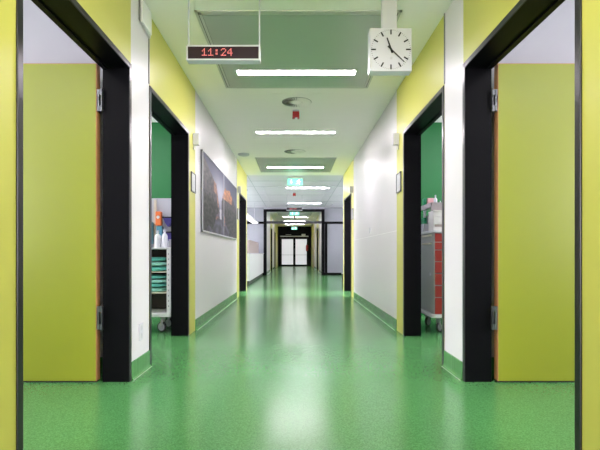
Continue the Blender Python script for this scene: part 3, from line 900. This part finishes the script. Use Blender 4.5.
pack(-1.88, -1.51, fy + 0.04, by - 0.06, 0.826, 0.05, 'teal', 'teal folded textile on top of the upper stack', 3)
pack(-1.88, -1.485, fy + 0.03, by - 0.06, 0.469, 0.055, 'mint', 'pale mint folded textile at the bottom of the lower stack', 4)
pack(-1.88, -1.50, fy + 0.02, by - 0.06, 0.524, 0.048, 'teal', 'teal folded textile second from the bottom of the lower stack', 5)
pack(-1.87, -1.48, fy + 0.03, by - 0.06, 0.572, 0.05, 'mint', 'mint folded textile second from the top of the lower stack', 6)
pack(-1.88, -1.495, fy + 0.03, by - 0.06, 0.622, 0.045, 'teal', 'dark teal folded textile on top of the lower stack', 7)

def bottle(x, y, z, R, h, label, group='bottles on the linen trolley', m='bottle'):
    r = thing('bottle', (x, y, z), label, 'bottle', group)
    MB().lathe((x, y, z), [(R * 0.9, 0.0), (R, 0.006), (R, h * 0.62), (R * 0.8, h * 0.72), (R * 0.35, h * 0.8), (R * 0.35, h * 0.86)], n=20).build('body', M[m], r, smooth=True)
    MB().lathe((x, y, z + h * 0.86), [(R * 0.42, 0.0), (R * 0.42, h * 0.14)], n=16).build('cap', M['white_plastic'], r, smooth=True)
    return r
bottle(-1.60, fy + 0.10, 0.985, 0.036, 0.20, 'white plastic bottle with cap on the trolley top, left of its pair')
bottle(-1.52, fy + 0.10, 0.985, 0.034, 0.21, 'white plastic bottle with cap on the trolley top, right of its pair')
B(-1.505, -1.46, fy + 0.20, fy + 0.27, 0.986, 1.085).build('carton', M['grey_plastic'], bevel=0.003)
tag(bpy.data.objects['carton'], 'grey low box on the linen trolley beside the white bottles', 'box')
def hung(name, x0, x1, z0, z1, m, label, cat, d=0.07):
    r = thing(name, ((x0 + x1) / 2, by - 0.03, z0), label, cat)
    B(x0, x1, by - 0.025 - d, by - 0.02, z0, z1).build('body', M[m], r, bevel=0.006)
    return r
o = hung('glove_box', -1.70, -1.635, 1.26, 1.43, 'orange', 'bright orange carton on the back panel of the linen trolley', 'box')
MB().cyl((-1.668, by - 0.0955, 1.36), (-1.668, by - 0.0945, 1.36), 0.02, n=16).build('opening', M['paper'], o)
o = hung('dispenser', -1.69, -1.62, 1.10, 1.25, 'blueteal', 'teal box under the orange carton on the linen trolley', 'box')
o = hung('dispenser', -1.80, -1.74, 1.03, 1.30, 'blueteal', 'blue-grey holder left of the beige rail on the linen trolley', 'box')
def scanner(x, z, label):
    r = thing('holder', (x, by - 0.06, z), label, 'holder', 'dark violet holders on the linen trolley')
    MB().prism([(x - 0.06, z + 0.09), (x + 0.06, z + 0.09), (x + 0.05, z + 0.03), (x + 0.0, z - 0.02), (x - 0.035, z + 0.03)], 1, by - 0.11, by - 0.02).build('shell', M['navy'], r, bevel=0.006)
    MB().box(x - 0.065, x + 0.06, by - 0.12, by - 0.02, z + 0.088, z + 0.104).build('lip', M['ink'], r)
    return r
scanner(-1.545, 1.26, 'dark violet wedge-shaped holder right of the orange carton, upper one')
scanner(-1.535, 1.08, 'dark violet wedge-shaped holder below its twin, above the bottles')

# ---------------------------------------------------------------- red drawer trolley (right room)
rx0, rx1, ry0, ry1 = 1.607, 2.25, 5.1, 5.66
rt = thing('drawer_trolley', ((rx0 + rx1) / 2, (ry0 + ry1) / 2, 0), 'grey medical trolley with red drawer fronts on castors in the right room', 'trolley')
def rrect(x0, x1, y0, y1, r, n=5):
    pts = []
    for cx_, cy_, a0 in ((x1 - r, y1 - r, 0), (x0 + r, y1 - r, 90), (x0 + r, y0 + r, 180), (x1 - r, y0 + r, 270)):
        for i in range(n + 1):
            a = math.radians(a0 + 90 * i / n); pts.append((cx_ + r * math.cos(a), cy_ + r * math.sin(a)))
    return pts
B(rx0, rx1, ry0 + 0.012, ry1, 0.215, 1.155).build('cabinet', M['cabinet_grey'], rt, bevel=0.01)
MB().prism(rrect(rx0 - 0.03, rx1 + 0.03, ry0 - 0.02, ry1 + 0.02, 0.05), 2, 0.175, 0.215).build('base_tray', M['white_metal'], rt, bevel=0.006)
MB().prism(rrect(rx0 - 0.02, rx1 + 0.02, ry0 - 0.015, ry1 + 0.01, 0.04), 2, 1.155, 1.185).build('worktop', M['white_metal'], rt, bevel=0.005)
zs = [1.150, 1.045, 0.955, 0.822, 0.685, 0.548, 0.410, 0.215]
for a, b in zip(zs, zs[1:]):
    d_ = B(rx0 + 0.008, rx1 - 0.008, ry0, ry0 + 0.02, b + 0.005, a - 0.004).build('drawer', M['drawer_red'], rt, bevel=0.003)
    MB().box(rx0 + 0.18, rx1 - 0.18, ry0 - 0.012, ry0, a - 0.03, a - 0.014).build('handle', M['grey_plastic'], d_, bevel=0.003)
sh = MB()
sh.box(rx0 + 0.02, rx0 + 0.045, ry1 - 0.08, ry1 - 0.05, 1.185, 1.46); sh.box(rx1 - 0.045, rx1 - 0.02, ry1 - 0.08, ry1 - 0.05, 1.185, 1.46)
sh.build('upright', M['light_grey'], rt)
st = MB(); sy0, sy1 = ry0 + 0.12, ry1 - 0.02
st.box(rx0, rx1, sy0, sy1, 1.46, 1.47)
for q in ((rx0, rx1, sy0, sy0 + 0.01), (rx0, rx1, sy1 - 0.01, sy1), (rx0, rx0 + 0.01, sy0, sy1), (rx1 - 0.01, rx1, sy0, sy1)):
    st.box(*q, 1.47, 1.515)
st.box(rx0, rx1, sy0 + 0.0, sy0 + 0.012, 1.40, 1.46)
st.build('upper_shelf', M['smoke'], rt)['label'] = 'smoky grey upper tray'
for z in (1.02, 1.115):
    B(rx0 - 0.03, rx0, ry0 + 0.10, ry0 + 0.42, z, z + 0.022).build('side_rail', M['cream'], rt, bevel=0.004)
B(rx0 - 0.012, rx0, ry0 + 0.12, ry0 + 0.15, 0.655, 0.69).build('latch', M['white_plastic'], rt)
for x in (rx0 + 0.09, rx1 - 0.09):
    for y in (ry0 + 0.06, ry1 - 0.07):
        castor(rt, x - 0.03, y, R=0.058, z_top=0.175, ang=-0.85)
# things on it
def loose(name, x0, x1, y0, y1, z0, z1, m, label, cat='box', bevel=0.004):
    o = B(x0, x1, y0, y1, z0, z1).build(name, M[m], bevel=bevel)
    return tag(o, label, cat)
pc = thing('paper_stack_box', (1.66, ry0 + 0.1, 1.185), 'white box with paper slots on the red drawer trolley top', 'box')
pb = MB(); xa, xb, ya, yb = 1.60, 1.76, ry0 + 0.01, ry0 + 0.21
pb.box(xa, xb, ya + 0.01, yb, 1.185, 1.41)
for z in (1.185, 1.255, 1.27, 1.34, 1.40): pb.box(xa, xb, ya, ya + 0.01, z, z + 0.012 if z != 1.27 else 1.335)
pb.build('body', M['paper'], pc)
B(xa + 0.015, xb - 0.01, ya + 0.006, ya + 0.0105, 1.222, 1.25).build('slot', M['taupe'], pc)
loose('storage_box', 1.665, 1.80, ry0 + 0.26, ry0 + 0.50, 1.186, 1.39, 'light_grey', 'pale grey box behind the white paper box on the drawer trolley')
loose('flat_box', 1.60, 1.66, ry0 + 0.40, ry0 + 0.54, 1.186, 1.283, 'light_grey', 'small pale box carrying a green packet at the rear of the drawer trolley')
loose('packet', 1.602, 1.645, ry0 + 0.42, ry0 + 0.52, 1.2835, 1.36, 'item_green', 'small green packet standing on a pale box at the trolley rear', 'packet')
loose('carton', 1.652, 1.755, 5.50, 5.60, 1.4705, 1.60, 'pink', 'pink carton on the smoky upper tray of the drawer trolley')
loose('carton', 1.612, 1.648, 5.53, 5.60, 1.4705, 1.60, 'item_green', 'dark green carton beside the pink carton on the upper tray')
bottle(1.700, 5.36, 1.4705, 0.021, 0.148, 'slim white bottle standing before the pink carton', 'bottles on the drawer trolley')
bottle(1.752, 5.34, 1.4705, 0.015, 0.075, 'tiny white pot on the upper tray beside the slim white bottle', 'bottles on the drawer trolley')

# ---------------------------------------------------------------- reception desk and lobby things
rd = thing('reception_desk', (-1.6, 15.7, 0), 'long white reception counter along the left side of the lobby', 'reception desk')
B(-1.95, -1.29, 12.9, 18.6, 0.115, 0.90).build('counter_front', M['white_metal'], rd, bevel=0.006)
B(-1.90, -1.33, 12.95, 18.55, 0.0, 0.115).build('plinth', M['groove'], rd)
B(-1.97, -1.27, 12.88, 18.62, 0.90, 0.93).build('countertop', M['white_plastic'], rd, bevel=0.004)
B(-1.90, -1.46, 14.4, 18.2, 0.93, 1.36).build('upper_block', M['taupe'], rd, bevel=0.006)['label'] = 'taupe raised block'
mo = thing('monitor', (-1.62, 13.7, 0.93), 'dark computer screen standing on the reception counter', 'monitor')
B(-1.80, -1.50, 13.68, 13.71, 1.06, 1.32).build('screen', M['rubber'], mo, bevel=0.004)
MB().box(-1.72, -1.58, 13.62, 13.78, 0.93, 0.945).box(-1.67, -1.63, 13.70, 13.73, 0.945, 1.10).build('stand', M['grey_plastic'], mo)
pl = thing('pendant_light', (-1.6, 15.6, 2.1), 'long slim white lamp suspended above the reception counter', 'pendant light')
B(-1.66, -1.42, 13.5, 17.6, 2.105, 2.15).build('housing', M['white_metal'], pl, bevel=0.004)
B(-1.64, -1.44, 13.55, 17.55, 2.098, 2.105).build('diffuser', M['pendant_lamp'], pl)
cb = MB()
for y in (13.9, 17.2): cb.cyl((-1.54, y, 2.15), (-1.54, y, H), 0.004, n=8)
cb.build('cable', M['white_plastic'], pl)
wbn = thing('waste_bin', (1.56, 13.4, 0), 'low black bin on the lobby floor just past the right corridor wall', 'bin')
MB().lathe((1.56, 13.4, 0.0), [(0.10, 0.0), (0.12, 0.02), (0.135, 0.30), (0.14, 0.31)], n=28).build('body', M['rubber'], wbn, smooth=True)
MB().lathe((1.56, 13.4, 0.31), [(0.142, 0.0), (0.142, 0.012), (0.10, 0.03), (0.03, 0.035)], n=28).build('lid', M['grey_plastic'], wbn, smooth=True)
# downlights in the metal ceiling
def downlight(x, y, label):
    r = thing('sprinkler', (x, y, H), label, 'sprinkler', 'tiny dark ceiling fittings in the lobby')
    MB().lathe((x, y, H - 0.025), [(0.012, 0), (0.02, 0.01), (0.035, 0.02), (0.035, 0.03)], n=16).build('body', M['grey_plastic'], r, smooth=True)
downlight(-1.45, 13.6, 'tiny dark ceiling fitting near the left edge of the metal lobby ceiling')
downlight(1.5, 17.6, 'tiny dark ceiling fitting near the right grey lobby panel')
# fire extinguisher by the end doors
fe = thing('fire_extinguisher', (0.86, 31.3, 0), 'small red cylinder standing on a bracket post beside the end double doors', 'fire extinguisher')
MB().lathe((0.90, 31.6, 1.10), [(0.07, 0), (0.08, 0.02), (0.08, 0.36), (0.05, 0.42), (0.02, 0.44)], n=20).build('cylinder', M['red'], fe, smooth=True)
MB().cyl((0.90, 31.6, 1.54), (0.90, 31.6, 1.60), 0.018, n=10).box(0.86, 0.94, 31.58, 31.62, 1.58, 1.60).build('valve', M['ink'], fe)
MB().cyl((0.90, 31.72, 0.02), (0.90, 31.72, 1.5), 0.015, n=10).box(0.80, 1.0, 31.5, 31.78, 0, 0.02).box(0.86, 0.94, 31.60, 31.73, 1.06, 1.10).build('post', M['ink'], fe)
